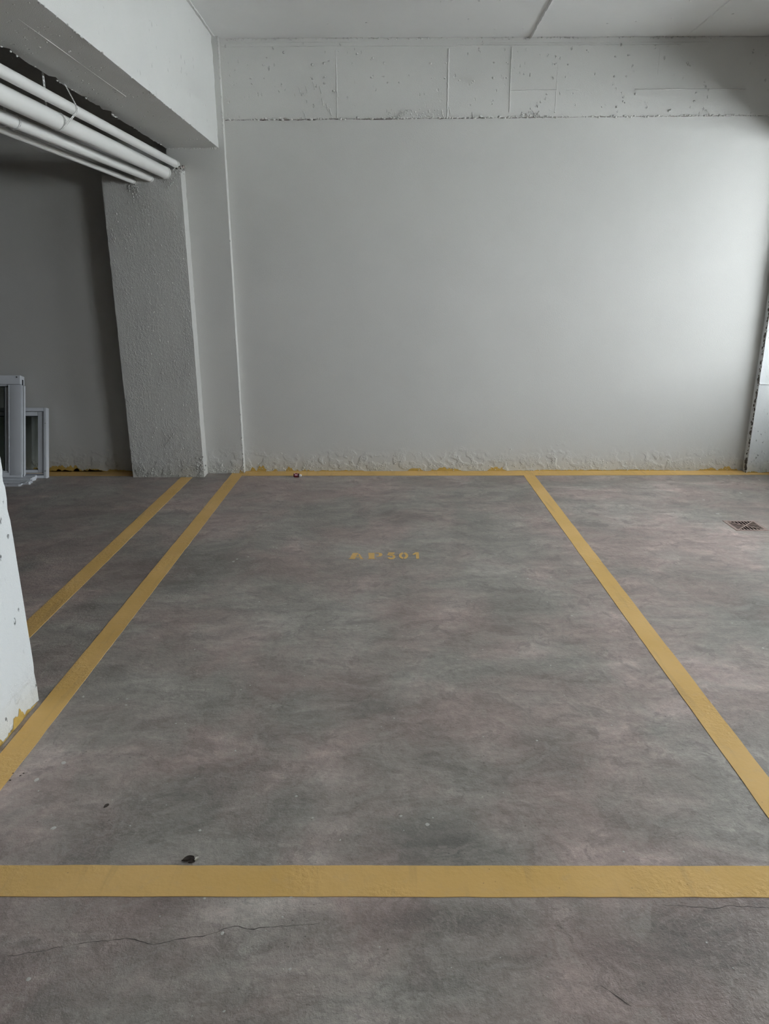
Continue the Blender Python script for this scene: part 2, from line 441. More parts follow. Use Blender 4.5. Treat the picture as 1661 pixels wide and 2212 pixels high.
crack([(830+85*1,1765),(930,1772)], 0.0008, 4)

def build_droplets():
    rnd = random.Random(3)
    spots = [(137,1648,5),(79,1685,5),(115,1789,6),(432,1794,3),(923,1781,5),(866,1763,4),(1087,1713,2),(1042,1722,2),(1347,1840,2.5),(480,2016,4),(62,2115,5),(612,2094,2.5),
             (626,2094,3),(484,2185,2.5),(442,1941,3),(629,1938,3.5),(610,1981,2.5),(508,1622,2.5),(640,1720,3),(675,1767,2.5),(735,1815,2),(820,2046,2),(700,1360,2.5),(770,1352,2),(560,1300,2),
             (504,1213,3),(512,1208,2.5),(536,1203,2),(598,1184,2),(590,1182,2),(1190,1247,2),(1140,1250,2),(1160,1600,2.5),(1235,1330,2),(180,1505,2.5),(272,1523,2.5),(274,1510,2),(255,1510,2),(400,1563,2),(380,1563,2),
             (1520,1080,3),(1600,1065,3),(1610,1042,2.5),(1640,1037,2.5),(1574,1027,3),(1648,1400,3),(1550,1110,3)]
    for _ in range(60): spots.append((rnd.uniform(40, 1640), rnd.uniform(1060, 2200), rnd.uniform(1.0, 2.0)))
    bm = bmesh.new()
    for (x, y, r) in spots:
        c = on_floor(x, y); e = on_floor(x+r, y); R = abs(e.x-c.x)
        if HOLE[0]-.05 < c.x < HOLE[1]+.05 and HOLE[2]-.05 < c.y < HOLE[3]+.05: continue
        vs = []
        a0 = rnd.uniform(0, 6.28); el = rnd.uniform(0.75, 1.5)
        for k in range(9):
            a = k/9*2*math.pi; rr = R*rnd.uniform(.8, 1.15)
            u, w = rr*math.cos(a)*el, rr*math.sin(a)
            vs.append(bm.verts.new((c.x+u*math.cos(a0)-w*math.sin(a0), c.y+u*math.sin(a0)+w*math.cos(a0), .0005)))
        top = bm.verts.new((c.x, c.y, .0012))
        for k in range(9): bm.faces.new((vs[k], vs[(k+1) % 9], top))
    o = from_bm('paint_droplets', bm, 'droplet', floor, smooth=True, angle=80)
    o['kind'] = 'stuff'
build_droplets()

# ------------------------------------------------------------------ walls, ceiling, beams, columns
wall_back = struct(box('wall_back', XL, XR, YW, YW+0.2, 0, ZC, 'wall'), 'smooth grey painted back wall behind the parking bay')
lintel = rough_box('lintel', -1.22, XR, YW-0.009, YW+0.05, ZS, ZC-0.001, 'lintel', wall_back, 0.045, 0.004, 0.0022, 3.1)
lintel['label'] = 'painted concrete beam along the top of the back wall'
def slope_z(o, k=0.0042):                       # the lintel and soffit rise a little towards the right, as built
    for v in o.data.vertices:
        if v.co.z < ZC-0.05: v.co.z += k*(v.co.x-0.6)
slope_z(lintel)
box('lintel', XL, -1.61, YW-0.009, YW+0.05, ZS, ZC-0.001, 'lintel', wall_back)
# fins left by the formwork joints
def fin(x0, x1, z0, z1, d=0.005, y=YW-0.009):
    bm = bmesh.new(); rnd = random.Random(int(x0*997+z0*13))
    horiz = (x1-x0) > (z1-z0); n = max(6, int(max(x1-x0, z1-z0)/0.02)); prev = None
    for i in range(n+1):
        s = i/n; j = rnd.uniform(-1, 1)*0.0012; dd = d*rnd.uniform(.5, 1.1)
        if horiz:
            x = x0+(x1-x0)*s; zz = (z0+z1)/2+j; h = (z1-z0)/2
            pts = ((x, y+.003, zz-h), (x, y-dd, zz), (x, y+.003, zz+h))
        else:
            z = z0+(z1-z0)*s; xx = (x0+x1)/2+j; h = (x1-x0)/2
            pts = ((xx-h, y+.003, z), (xx, y-dd, z), (xx+h, y+.003, z))
        cur = [bm.verts.new(p) for p in pts]
        if prev:
            for k in (0, 1): bm.faces.new((prev[k], prev[k+1], cur[k+1], cur[k]))
        prev = cur
    return from_bm('formwork_fin', bm, 'lintel', wall_back)
fin(-0.378, -0.358, ZS, 3.12, .003); fin(0.428, 0.452, ZS, 3.12, .006); fin(0.886, 0.900, 2.71, 3.13, .007)
fin(0.89, 1.23, 2.848, 2.860, .006); fin(1.30, 1.40, 2.850, 2.856, .003); fin(1.80, 2.60, 2.850, 2.862, .007)
fin(-1.19, 0.50, 3.134, 3.142, .004); fin(0.50, 2.10, 3.136, 3.146, .005); fin(0.66, 2.30, 3.152, 3.158, .003); fin(-1.19, -.2, 3.160, 3.166, .003)
fin(1.95, 1.96, 2.95, 3.12, .002); fin(1.22, 1.24, 2.72, 3.1, .0015); fin(2.3, 2.315, 2.68, 2.82, .002)

def lintel_crumbs():
    rnd = random.Random(11); it = []
    x = -1.19
    while x < 3.0:                                  # ragged mortar squeezed out under the lintel
        s = rnd.choice((.4, .6, .8, 1.0, 1.3)); z = ZS+0.0042*(x-.6)
        if rnd.random() < .8: it.append(((x, YW-0.010, z+rnd.uniform(-.004, .006)), (.010*s, .008*s, .0065*s)))
        x += rnd.uniform(.004, .02)
    px = [(535,140),(568,140),(542,169),(571,169),(544,181),(674,140),(700,137),(675,170),(701,166),(700,180),(683,187),(771,116),(830,136),(803,167),(829,165),(837,178),(863,178),
          (930,137),(963,136),(933,169),(961,169),(992,174),(1023,175),(1067,135),(1095,135),(1065,168),(1094,168),(1198,138),(1227,139),(1195,167),(1222,166),(1181,203),(1210,203),
          (1327,165),(1353,165),(1343,200),(1372,203),(1346,210),(1357,119),(1329,122),(1485,135),(1487,140),(1346,219),(1332,231),(1168,220),(1162,230),(1300,231),(1445,240),(1524,238),(1500,219),(1504,200),
          (576,124),(613,113),(1268,108),(805,125),(720,196),(840,243),(653,205),(637,203)]
    for (a, b) in px:
        p = at_y(a, b, YW-0.010); s = rnd.uniform(.6, 1.25)
        it.append(((p.x, p.y, p.z), (.0095*s, .009*s, .008*s)))
        if rnd.random() < .5: it.append(((p.x+rnd.uniform(-.015, .015), p.y, p.z+rnd.uniform(-.012, .012)), (.005*s, .005*s, .006*s)))
    for (a, b) in [(645,187),(695,213),(705,225),(655,240),(658,245),(712,235),(727,196),(690,187),(676,178),(660,186),(970,232),(1020,243),(954,238)]:   # slanting drips
        p = at_y(a, b, YW-0.010)
        for k in range(6): it.append(((p.x+k*.0022, p.y, p.z-k*.008), (.0035, .004, .007)))
    for cx in (868, 921, 1145):                     # trowel smears on the lower edge
        for _ in range(45):
            p = at_y(cx+rnd.gauss(0, 14), 252-abs(rnd.gauss(0, 7)), YW-0.010)
            it.append(((p.x, p.y, p.z), (.006*rnd.uniform(.4, 1), .005, .009*rnd.uniform(.4, 1))))
    for _ in range(150):                            # crumbs in the corner with the ceiling
        x = rnd.uniform(-1.2, 2.4); it.append(((x, YW-0.012, ZC-rnd.uniform(0, .012)), (.007*rnd.uniform(.4, 1.2), .005, .005)))
    blobs('plaster_crumbs', it, 'lintel', wall_back)
lintel_crumbs()
def seam():
    rnd = random.Random(77); bm = bmesh.new(); prev = None; n = 520; hh = .003
    for i in range(n+1):                            # ragged open joint under the lintel
        x = -1.195 + 4.17*i/n; z = ZS+.0042*(x-.6)-.001
        hh = max(.0002, min(.0065, hh+rnd.uniform(-.0022, .0021)))
        w = hh*(1.0 if x < .4 else .6 if x < 1.3 else .35)
        a = bm.verts.new((x, YW-.0006, z+.002)); b = bm.verts.new((x, YW-.0006, z-w))
        if prev: bm.faces.new((prev[0], a, b, prev[1]))
        prev = (a, b)
    from_bm('open_joint', bm, 'bare', wall_back)
seam()
def base_crumbs(parent, mat, x0, x1, y, n, seed, zmax=.13):
    rnd = random.Random(seed); it = []
    for _ in range(n):
        z = abs(rnd.gauss(0, zmax*.45))
        s = rnd.uniform(.3, 1.0)
        it.append(((rnd.uniform(x0, x1), y, z+.004), (.009*s, .0045*s, .006*s)))
    blobs('plaster_crumbs', it, mat, parent)
base_crumbs(wall_back, 'wall', -1.19, 2.97, YW, 420, 5)

def smear(parent, spans, fn, seed):
    """splashes of yellow line paint with a ragged brushed top edge; fn(u, z) -> point"""
    rnd = random.Random(seed)
    for (u0, u1, h) in spans:
        bm = bmesh.new(); prev = None; n = max(4, int((u1-u0)/0.006)); hh = h*.4
        for i in range(n+1):
            u = u0+(u1-u0)*i/n
            hh = max(.004, min(h*1.2, hh + rnd.uniform(-.35, .35)*h))
            env = min(1, 4*i/n+.15, 4*(n-i)/n+.15)
            a = bm.verts.new(fn(u, 0.001)); b = bm.verts.new(fn(u, .002+hh*env))
            if prev: bm.faces.new((prev[0], a, b, prev[1]))
            prev = (a, b)
        from_bm('paint_smear', bm, 'yellow_smear', parent)
smear(wall_back, [(-1.19,-1.02,.05),(-.98,-.93,.025),(-.86,-.74,.045),(-.73,-.62,.04),(-.6,-.2,.012),(0.16,.30,.02),(.34,.63,.028),(.84,1.00,.035),(1.0,2.5,.008),(2.6,2.97,.03)],
      lambda u, z: (u, YW-.0012, z), 4)
smear(wall_back, [(-4.5,-2.1,.03),(-3.2,-2.4,.045)], lambda u, z: (u, YW-.0012-.0004*(u < -3), z), 9)

ceiling = struct(box('ceiling', XL-.2, XR+.2, YR-.2, YW+.2, ZC, ZC+0.2, 'ceiling'), 'pale painted concrete ceiling slab with formwork joints')
def ceiling_fin(x, y0, y1, w, d):
    bm = bmesh.new(); rnd = random.Random(int(x*100)); prev = None; n = int((y1-y0)/.03)
    for i in range(n+1):
        y = y0+(y1-y0)*i/n; j = rnd.uniform(-1, 1)*.002; dd = d*rnd.uniform(.6, 1.1)
        cur = [bm.verts.new(p) for p in ((x-w+j, y, ZC+.003), (x+j, y, ZC-dd), (x+w+j, y, ZC+.003))]
        if prev:
            for k in (0, 1): bm.faces.new((prev[k], prev[k+1], cur[k+1], cur[k]))
        prev = cur
    from_bm('formwork_fin', bm, 'ceiling', ceiling)
ceiling_fin(1.02, YR, 6.0, .007, .016); ceiling_fin(2.13, YR, 6.0, .005, .007); ceiling_fin(-1.225, YR, 6.0, .006, .006); ceiling_fin(-.09, YR, 4.6, .005, .008)
blobs('plaster_crumbs', [((random.uniform(-1, 2.8), random.uniform(5.0, 5.95), ZC-.001), (.008, .008, .004)) for _ in range(30)], 'ceiling', ceiling)

def holed_wall(name, x0, x1, label):
    bm = bmesh.new()
    ws = sorted(WINDOWS); zs0, zs1 = ws[0][2], ws[0][3]
    add_box(bm, x0, x1, YR, YW+.2, 0, zs0); add_box(bm, x0, x1, YR, YW+.2, zs1, ZC)
    edges = [YR] + [v for w in ws for v in w[:2]] + [YW+.2]
    for a, b in zip(edges[::2], edges[1::2]): add_box(bm, x0, x1, a, b, zs0, zs1)
    return struct(from_bm(name, bm, 'wall'), label)
holed_wall('wall_right', XR, XR+.2, 'painted side wall with wide daylight windows')
struct(box('shade_blocker', 3.90, 4.00, -1.2, 5.95, 0, 1.16, 'wall'), 'unseen low wall added to shade the lower right of the back wall')  # added out of view to block window light from the wall's foot
struct(box('wall_left', XL-.2, XL, YR-.2, YW+.2, 0, ZC, 'shade_concrete'), 'wall closing the left bay, coloured dark to deepen the shade there')  # dark colour keeps bounce light out of the left bay
box('shade_soffit', XL, -1.633, YR, YW-.012, ZC-.012, ZC+.01, 'shade_concrete', ceiling)['label'] = 'dark soffit sheet over the left bay, shade put into its colour'  # added dark sheet: the shade above the pipes is in its colour
struct(box('wall_rear', XL, XR, YR-.2, YR, 0, ZC, 'wall'), 'painted wall behind the camera')
for i, (y0, y1, z0, z1) in enumerate(WINDOWS):
    w = struct(empty('window_%d' % (i+1), (XR+.1, (y0+y1)/2, z0)), 'white framed window opening in the right wall')
    hw, hh = (y1-y0)/2, z1-z0
    for s in (-1, 1): box('window_frame', -.03, .03, s*hw-(.04 if s > 0 else 0), s*hw+(.04 if s < 0 else 0), 0, hh, 'alu', w)
    box('window_frame', -.03, .03, -hw+.04, hw-.04, 0, .04, 'alu', w); box('window_frame', -.03, .03, -hw+.04, hw-.04, hh-.04, hh, 'alu', w)
    box('mullion', -.02, .02, -.02, .02, .04, hh-.04, 'alu', w)
struct(box('ground', XR+.2, 60, -50, 50, -.35, -.25, 'ground'), 'pale paving outside the windows')

# dropped beams along y
beam = struct(rough_box('ceiling_beam', -1.632, -1.243, YR, 5.948, 2.470, ZC+.002, 'beam', None, 0.04, 0.007, 0.002, 1.3), 'deep white painted concrete beam with chipped lower edges above the pipes')
struct(rough_box('ceiling_beam', 3.02, 3.40, YR, 5.95, 2.470, ZC+.002, 'beam', None, 0.08, 0.005, 0.002, 5.3), 'concrete beam along the right side of the bay, at the edge of view')
rnd = random.Random(21)
it = []
for _ in range(70): it.append(((rnd.choice((-1.245, -1.630))+rnd.uniform(-.004, .004), rnd.uniform(2.9, 5.9), 2.471), (.006, .016*rnd.uniform(.3, 1), .005)))
for _ in range(60): it.append(((rnd.uniform(-1.62, -1.26), 5.944, 2.470+rnd.uniform(-.004, .002)), (.010*rnd.uniform(.4, 1), .006, .006)))
for _ in range(60): it.append(((rnd.uniform(-1.6, -1.27), rnd.uniform(3.0, 5.9), 2.470), (.005, .010*rnd.uniform(.3, 1), .003)))
blobs('plaster_crumbs', it, 'beam', beam)
bm = bmesh.new(); add_box(bm, -1.4008, -1.3992, 3.2, 4.4, 2.4683, 2.472); from_bm('board_mark', bm, 'beam', beam)   # one faint board mark under the beam

pil = struct(rough_box('concrete_column', -1.632, -1.202, 5.945, YW+.02, 0, ZC-.001, 'wall', None, 0.04, 0.0022, 0.0008, 2.2), 'shallow painted column where the white beam meets the back wall')
blobs('plaster_crumbs', [((-1.204+random.uniform(-.003, .003), 5.946, random.choice((random.uniform(2.6, 2.72), random.uniform(3.05, 3.18), random.uniform(.0, .3), random.uniform(0, 3)))), (.005, .005, .009)) for _ in range(70)], 'wall', pil)
base_crumbs(pil, 'wall', -1.49, -1.21, 5.945, 90, 15, .12)
smear(pil, [(-1.24, -1.205, .03)], lambda u, z: (u, 5.9425, z), 2)
pilr = struct(rough_box('concrete_column', 2.985, 3.42, 5.938, YW+.02, 0, ZC-.001, 'column', None, 0.03, 0.003, 0.0015, 7.7), 'rough painted column at the right edge with a ragged dark joint')
# ragged unpainted joint on the left arris of the right column
rnd = random.Random(31); it = []
z = 0.0
while z < 2.4:
    s = rnd.choice((.5, .8, 1.1, 1.5))*(1.5 if z < .12 else 1)
    if rnd.random() < .75: it.append(((2.983+rnd.uniform(-.004, .003), 5.945+rnd.uniform(-.003, .02), z), (.005*s, .006*s, .010*s)))
    z += rnd.uniform(.005, .018)
blobs('joint_mortar', it, 'bare', pilr)
base_crumbs(pilr, 'column', 3.0, 3.4, 5.938, 90, 17, .2)
smear(pilr, [(2.99, 3.09, .03), (3.12, 3.4, .02)], lambda u, z: (u, 5.9345, z), 8)
for (zz, xa) in ((1.157, 3.0), (.735, 2.99)):
    bm = bmesh.new(); add_box(bm, xa, 3.415, 5.932, 5.945, zz-.003, zz+.003); from_bm('formwork_fin', bm, 'column', pilr)

fcol = struct(rough_box('concrete_column', -1.64, -1.322, 1.70, 2.437, 0, 2.472, 'column', None, 0.02, 0.0018, 0.001, 9.1), 'white pitted concrete column at the left edge, yellow paint splashed on its foot')
smear(fcol, [(1.72, 2.02, .03), (1.95, 2.16, .055), (2.12, 2.24, .03), (2.2, 2.36, .045), (2.3, 2.42, .015)], lambda u, z: (-1.3205-.0002*u, u, z), 6)
base_crumbs(fcol, 'column', -1.60, -1.33, 2.437, 30, 19, .05)

# boxed-in pipe shaft
shaft = rough_box('pipe_shaft', -2.088, -1.505, 5.816, 5.946, 0, 2.318, 'render', None, 0.02, 0.0022, 0.0012, 4.4)
for v in shaft.data.vertices:                       # its top is broken off unevenly, lower on the left
    if v.co.z > 2.2:
        k = (v.co.x+2.088)/.583
        v.co.z -= (1-k)*.055*(v.co.z-2.2)/.118
struct(shaft, 'rough rendered shaft box that swallows the ends of the white pipes')
bm = bmesh.new()
add_box(bm, -2.086, -1.632, 5.94, YW+.01, 0, 2.25); from_bm('shaft_side', bm, 'render', shaft)
base_crumbs(shaft, 'render', -2.07, -1.52, 5.815, 160, 23, .12)
rnd = random.Random(41); it = []
for _ in range(120): it.append(((rnd.uniform(-2.07, -1.52), 5.815, rnd.uniform(0, 2.2)), (.004, .0035, .009*rnd.uniform(.4, 1.2))))
for (cx, cz, n) in ((-1.855, 2.175, 40), (-1.60, 2.22, 25), (-1.515, 2.32, 24), (-1.515, .1, 24)):
    for _ in range(n): it.append(((cx+rnd.gauss(0, .022), 5.814, cz+rnd.gauss(0, .025)), (.005, .006, .008)))
for k in range(14):                                  # a scratched cross
    it.append(((-1.80+k*.006, 5.8145, .26+k*.008), (.003, .003, .005)))
    if k < 9: it.append(((-1.80+k*.006, 5.8145, .36-k*.008), (.003, .003, .005)))
blobs('plaster_crumbs', it, 'render', shaft)
blobs('broken_brick', [((-1.512+rnd.uniform(-.02, .012), 5.86+rnd.uniform(-.04, .06), 2.322+rnd.uniform(-.01, .02)), (.014, .016, .012)) for _ in range(16)], 'bare', shaft)

# ------------------------------------------------------------------ painted floor lines
def line(pts, label):
    o = prism_xy('parking_line', pts, 0.0, 0.0016, 'yellow')
    return tag(o, label, 'floor line', 'yellow parking lines')
def strip(x0, x1, y0, y1, n, along_y, wob, seed):
    rnd = random.Random(seed); a, b = [], []
    for i in range(n+1):
        s = i/n; j, k = rnd.uniform(-wob, wob), rnd.uniform(-wob, wob)
        if along_y: a.append((x0+j, y0+(y1-y0)*s)); b.append((x1+k, y0+(y1-y0)*s))
        else: a.append((x0+(x1-x0)*s, y0+j)); b.append((x0+(x1-x0)*s, y1+k))
    return a + b[::-1] if not along_y else b + a[::-1]
line(strip(-1.302, -1.207, 1.609, 5.860, 60, True, .0012, 1), 'yellow line down the left side of the numbered bay, past the white column')
line(strip(-1.694, -1.600, 0.4, 5.812, 60, True, .0012, 2), 'yellow line ending at the foot of the rough pipe shaft')
line(strip(1.119, 1.211, 1.609, 5.855, 60, True, .0012, 3), 'yellow line down the right side of the numbered bay')
line(strip(-1.302, 3.9, 1.503, 1.609, 80, False, .0012, 4), 'wide yellow line across the near end of the bay')
line([(-1.302, 5.860), (-1.207, 5.860), (1.119, 5.855), (1.211, 5.855), (3.6, 5.872), (3.6, 5.936), (2.98, 5.936), (2.98, 6.009), (-1.198, 6.009), (-1.198, 5.943), (-1.302, 5.943)], 'yellow line along the foot of the smooth back wall')
line(strip(-4.55, -2.092, 5.862, 6.009, 40, False, .001, 6), 'yellow line along the dark wall of the left bay')

# stencilled bay number
num = empty('bay_number', on_floor(830, 1208))
tag(num, 'yellow stencilled bay number AP501 on the concrete floor', 'floor marking')
def zpt(p):                                    # position read off an enlarged view of the marking
    q = on_floor(720+p[0]/7.55, 1170+p[1]/7.55); return (q.x-num.location.x, q.y-num.location.y)
def glyph(name, polys):
    bm = bmesh.new()
    for i, poly in enumerate(polys):
        z0, z1 = 0.0, .0010+.00005*i
        pts = [zpt(p) for p in poly]
        lo = [bm.verts.new((*p, z0)) for p in pts]; hi = [bm.verts.new((*p, z1)) for p in pts]
        bm.faces.new(hi); bm.faces.new(lo[::-1]); n = len(pts)
        for k in range(n): bm.faces.new((lo[k], lo[(k+1) % n], hi[(k+1) % n], hi[k]))
    return from_bm(name, bm, 'yellow', num)
def arc(cx, cy, rx, ry, wx, wy, a0, a1, n=10):
    o_ = [(cx+rx*math.cos(math.radians(a0+(a1-a0)*i/n)), cy-ry*math.sin(math.radians(a0+(a1-a0)*i/n))) for i in range(n+1)]
    i_ = [(cx+(rx-wx)*math.cos(math.radians(a0+(a1-a0)*i/n)), cy-(ry-wy)*math.sin(math.radians(a0+(a1-a0)*i/n))) for i in range(n+1)]
    return o_ + i_[::-1]
glyph('letter_a', [[(318,186),(408,186),(352,276),(368,283),(245,283),(268,272)], [(402,205),(425,198),(478,274),(496,283),(418,283),(440,274)], [(378,246),(430,246),(437,257),(372,257)]])
glyph('letter_p', [[(570,186),(672,186),(668,272),(692,283),(558,283),(580,272)], [(684,184),(745,184),(785,190),(802,208),(794,228),(765,243),(705,247),(700,240),(742,236),(742,194),(690,192)]])
glyph('digit_5', [[(893,178),(1003,178),(990,204),(906,206)], [(890,194),(910,200),(904,226),(878,226)], arc(945, 248, 68, 40, 42, 22, 135, -160)])
glyph('digit_0', [arc(1145, 230, 76, 54, 44, 26, 98, 262), arc(1145, 230, 76, 54, 44, 26, 82, -82)])
glyph('digit_1', [[(1288,208),(1340,176),(1392,176),(1400,279),(1352,279),(1345,208),(1300,216)]])

# ------------------------------------------------------------------ drain pipes and straps
PIPES = [(-1.537, 2.345, .025, .0104, 'topmost white pipe, right against the beam'),
         (-1.616, 2.287, .041, .0085, 'thickest white drain pipe, held by the perforated strap'),
         (-1.731, 2.253, .029, .0120, 'middle-sized white drain pipe left of the thickest one'),
         (-1.855, 2.229, .017, .0052, 'thinnest and lowest of the white pipes')]
def pipe_z(i, y): return PIPES[i][1] + PIPES[i][3]*(y-5.816)
for i, (x, z, r, s, lab) in enumerate(PIPES):
    e = empty('drain_pipe', (x, 5.816, z)); tag(e, lab, 'pipe', 'white drain pipes under the beam')
    L = 5.816-(-1.5)
    bm = bmesh.new(); tube(bm, [(0, -L, -L*s), (0, -L/2, -L*s/2), (0, -.05, -.05*s), (0, .03, 0)], r, 28)
    from_bm('pipe_body', bm, 'pvc', e, True, 50)
    bm = bmesh.new(); tube(bm, [(0, -.030, 0), (0, -.029, 0), (0, -.003, 0), (0, -.001, 0)], [r, r*1.07, r*1.07, r*1.03], 28)
    from_bm('end_collar', bm, 'pvc_ring', e, True, 40)
    bm = bmesh.new(); tube(bm, [(0, -.042, 0), (0, -.041, 0), (0, -.036, 0), (0, -.035, 0)], [r, r*1.045, r*1.045, r], 28)
    from_bm('end_ring', bm, 'pvc_ring', e, True, 40)

def ribbon(bm, path, width, axis=Vector((0, 1, 0)), th=.0012, hole=.012):
    """perforated band: two rails with cross bars, its width along y"""
    P = [Vector(p) for p in path]; fine = []
    for a, b in zip(P, P[1:]):
        n = max(1, int((b-a).length/(hole/2)))
        fine += [a.lerp(b, k/n) for k in range(n)]
    fine.append(P[-1])
    w = width/2
    lanes = [(-w, -w*.38), (w*.38, w)]
    for k in range(len(fine)-1):
        a, b = fine[k], fine[k+1]
        tdir = (b-a).normalized(); nrm = tdir.cross(axis).normalized()*th
        ls = lanes + ([(-w*.38, w*.38)] if k % 3 == 0 else [])
        for (u0, u1) in ls:
            q = [a+axis*u0, a+axis*u1, b+axis*u1, b+axis*u0]
            lo = [bm.verts.new(v) for v in q]; hi = [bm.verts.new(v+nrm) for v in q]
            bm.faces.new(lo[::-1]); bm.faces.new(hi)
            for m in range(4): bm.faces.new((lo[m], lo[(m+1) % 4], hi[(m+1) % 4], hi[m]))
def around(i, y, a0, a1, n=14, off=.002):
    x, z, r = PIPES[i][0], pipe_z(i, y), PIPES[i][2]+off
    return [(x+r*math.cos(math.radians(a0+(a1-a0)*k/n)), y, z+r*math.sin(math.radians(a0+(a1-a0)*k/n))) for k in range(n+1)]
def hang(base_y, groups, label):
    o = empty('hanger_strap', (PIPES[groups[0]][0], base_y, ZC)); tag(o, label, 'strap', 'perforated pipe straps')
    return o
def rel(o, path): return [Vector(p)-o.location for p in path]
Y1 = 3.98
SW = .020
o = hang(Y1, [1], 'perforated metal strap looped under the thickest pipe and round the topmost one')
bm = bmesh.new()
ribbon(bm, rel(o, [(-1.66, Y1+.30, ZC), (-1.645, Y1+.20, 2.50)] + around(0, Y1, 20, -50, 10) + around(1, Y1, -60, -95, 5)), SW)
from_bm('strap_band', bm, 'strap', o)
bm = bmesh.new()
ribbon(bm, rel(o, around(1, Y1-.004, 60, -200, 26)), SW)
from_bm('pipe_loop', bm, 'strap', o)
bm = bmesh.new()
ribbon(bm, rel(o, around(1, Y1-.004, -200, -185, 4) + [(-1.668, Y1+.03, 2.42), (-1.672, Y1+.05, ZC)]), SW)
from_bm('strap_band', bm, 'strap', o)
Y2 = 3.77
o = hang(Y2, [2], 'perforated metal strap looped under the middle-sized pipe at the left edge')
bm = bmesh.new()
ribbon(bm, rel(o, around(2, Y2, 60, -200, 22) + [(-1.79, Y2, 2.5), (-1.80, Y2, ZC)]), SW)
from_bm('pipe_loop', bm, 'strap', o)
bm = bmesh.new()
ribbon(bm, rel(o, around(2, Y2+.01, -110, -150, 4, .004) + around(3, Y2-.03, -70, -120, 6)), SW)
from_bm('strap_band', bm, 'strap', o)

# ------------------------------------------------------------------ leaning window frames in the left bay
def bx(parent, name, x0, x1, y0, y1, z0, z1, mat='alu', bev=.0015):
    return box(name, x0, x1, y0, y1, z0, z1, mat, parent, bev)
# local frame: right edge at x = 0, front at y = 0, bottom at z = 0
lean = math.radians(-17.0)
big = empty('window_unit', (-2.945, 5.70, .034), (lean, 0, 0))
tag(big, 'larger white aluminium window unit leaning on the wall behind the white column', 'window unit', 'stored window units')
WB, HB, DB = 1.05, .815, .058
for xa in (-.098, -WB):
    bx(big, 'frame_stile', xa, xa+.095, 0, DB*.55, .012, HB-.072)
bx(big, 'track_strip', -.003, .003, .004, .020, .02, HB-.075); bx(big, 'track_strip', -.003, .006, .030, DB-.002, .02, HB-.075)
bx(big, 'gasket', -.006, .0005, .018, .032, .0, HB-.03, 'alu_dark', 0)
bx(big, 'frame_rail', -WB, -.004, -.014, DB, HB-.070, HB); bx(big, 'frame_rail', -WB, 0, .0, DB, -.002, .036)
bx(big, 'sash_rail', -WB+.1, -.098, .008, .034, HB-.082, HB-.070); bx(big, 'sash_rail', -WB+.1, -.098, .008, .034, .036, .05)
bx(big, 'sash_bead', -.106, -.098, -.002, .03, .036, HB-.072)
bx(big, 'sash_stile', -.142, -.106, .018, .042, .045, HB-.085); bx(big, 'sash_stile', -WB+.1, -WB+.14, .018, .042, .045, HB-.085)
bx(big, 'gasket', -.149, -.142, .016, .03, .045, HB-.085, 'alu_dark', 0); bx(big, 'gasket', -WB+.1, -.106, .014, .03, HB-.088, HB-.082, 'alu_dark', 0)
bx(big, 'glass_pane', -WB+.12, -.13, .027, .033, .04, HB-.08, 'glass', 0)
bm = bmesh.new(); tube(bm, [(-.03, -.0165, HB-.014), (-.03, -.013, HB-.014)], .005, 10); from_bm('screw', bm, 'screw', big)
small = empty('window_unit', (-2.783, 5.775, .004), (lean, 0, 0))
tag(small, 'smaller white aluminium window unit leaning beside the larger one', 'window unit', 'stored window units')
WS, HS, DS = .62, .575, .05
bx(small, 'frame_stile', -.022, 0, 0, DS, 0, HS); bx(small, 'frame_stile', -WS, -WS+.022, 0, DS, 0, HS)
bx(small, 'frame_rail', -WS+.022, -.022, 0, DS, HS-.028, HS); bx(small, 'frame_rail', -WS+.022, -.022, 0, DS, 0, .024)
bx(small, 'track_strip', -.030, -.0225, .006, .03, .03, HS-.03); bx(small, 'track_strip', -.039, -.033, .014, .03, .03, HS-.03)
bx(small, 'track_strip', -WS+.03, -.03, .004, .016, .032, .038); bx(small, 'gasket', -WS+.03, -.024, .012, .03, .025, .032, 'alu_dark', 0)
bx(small, 'sash_stile', -.074, -.040, .012, .036, .044, HS-.031); bx(small, 'sash_stile', -WS+.03, -WS+.064, .012, .036, .044, HS-.031)
bx(small, 'sash_rail', -WS+.064, -.0755, .014, .036, HS-.064, HS-.0315); bx(small, 'sash_rail', -WS+.064, -.0755, .014, .036, .044, .070)
bx(small, 'gasket', -WS+.064, -.0755, .018, .03, HS-.069, HS-.064, 'alu_dark', 0); bx(small, 'gasket', -WS+.064, -.0755, .018, .03, .070, .075, 'alu_dark', 0)
bx(small, 'gasket', -.0765, -.074, .018, .034, .06, HS-.06, 'alu_dark', 0)
bx(small, 'glass_pane', -WS+.05, -.06, .024, .029, .06, HS-.05, 'glass', 0)
for zz in (.06, HS*.78):
    bm = bmesh.new(); tube(bm, [(-.009, -.002, zz), (-.009, .002, zz)], .003, 8); from_bm('screw', bm, 'screw', small)
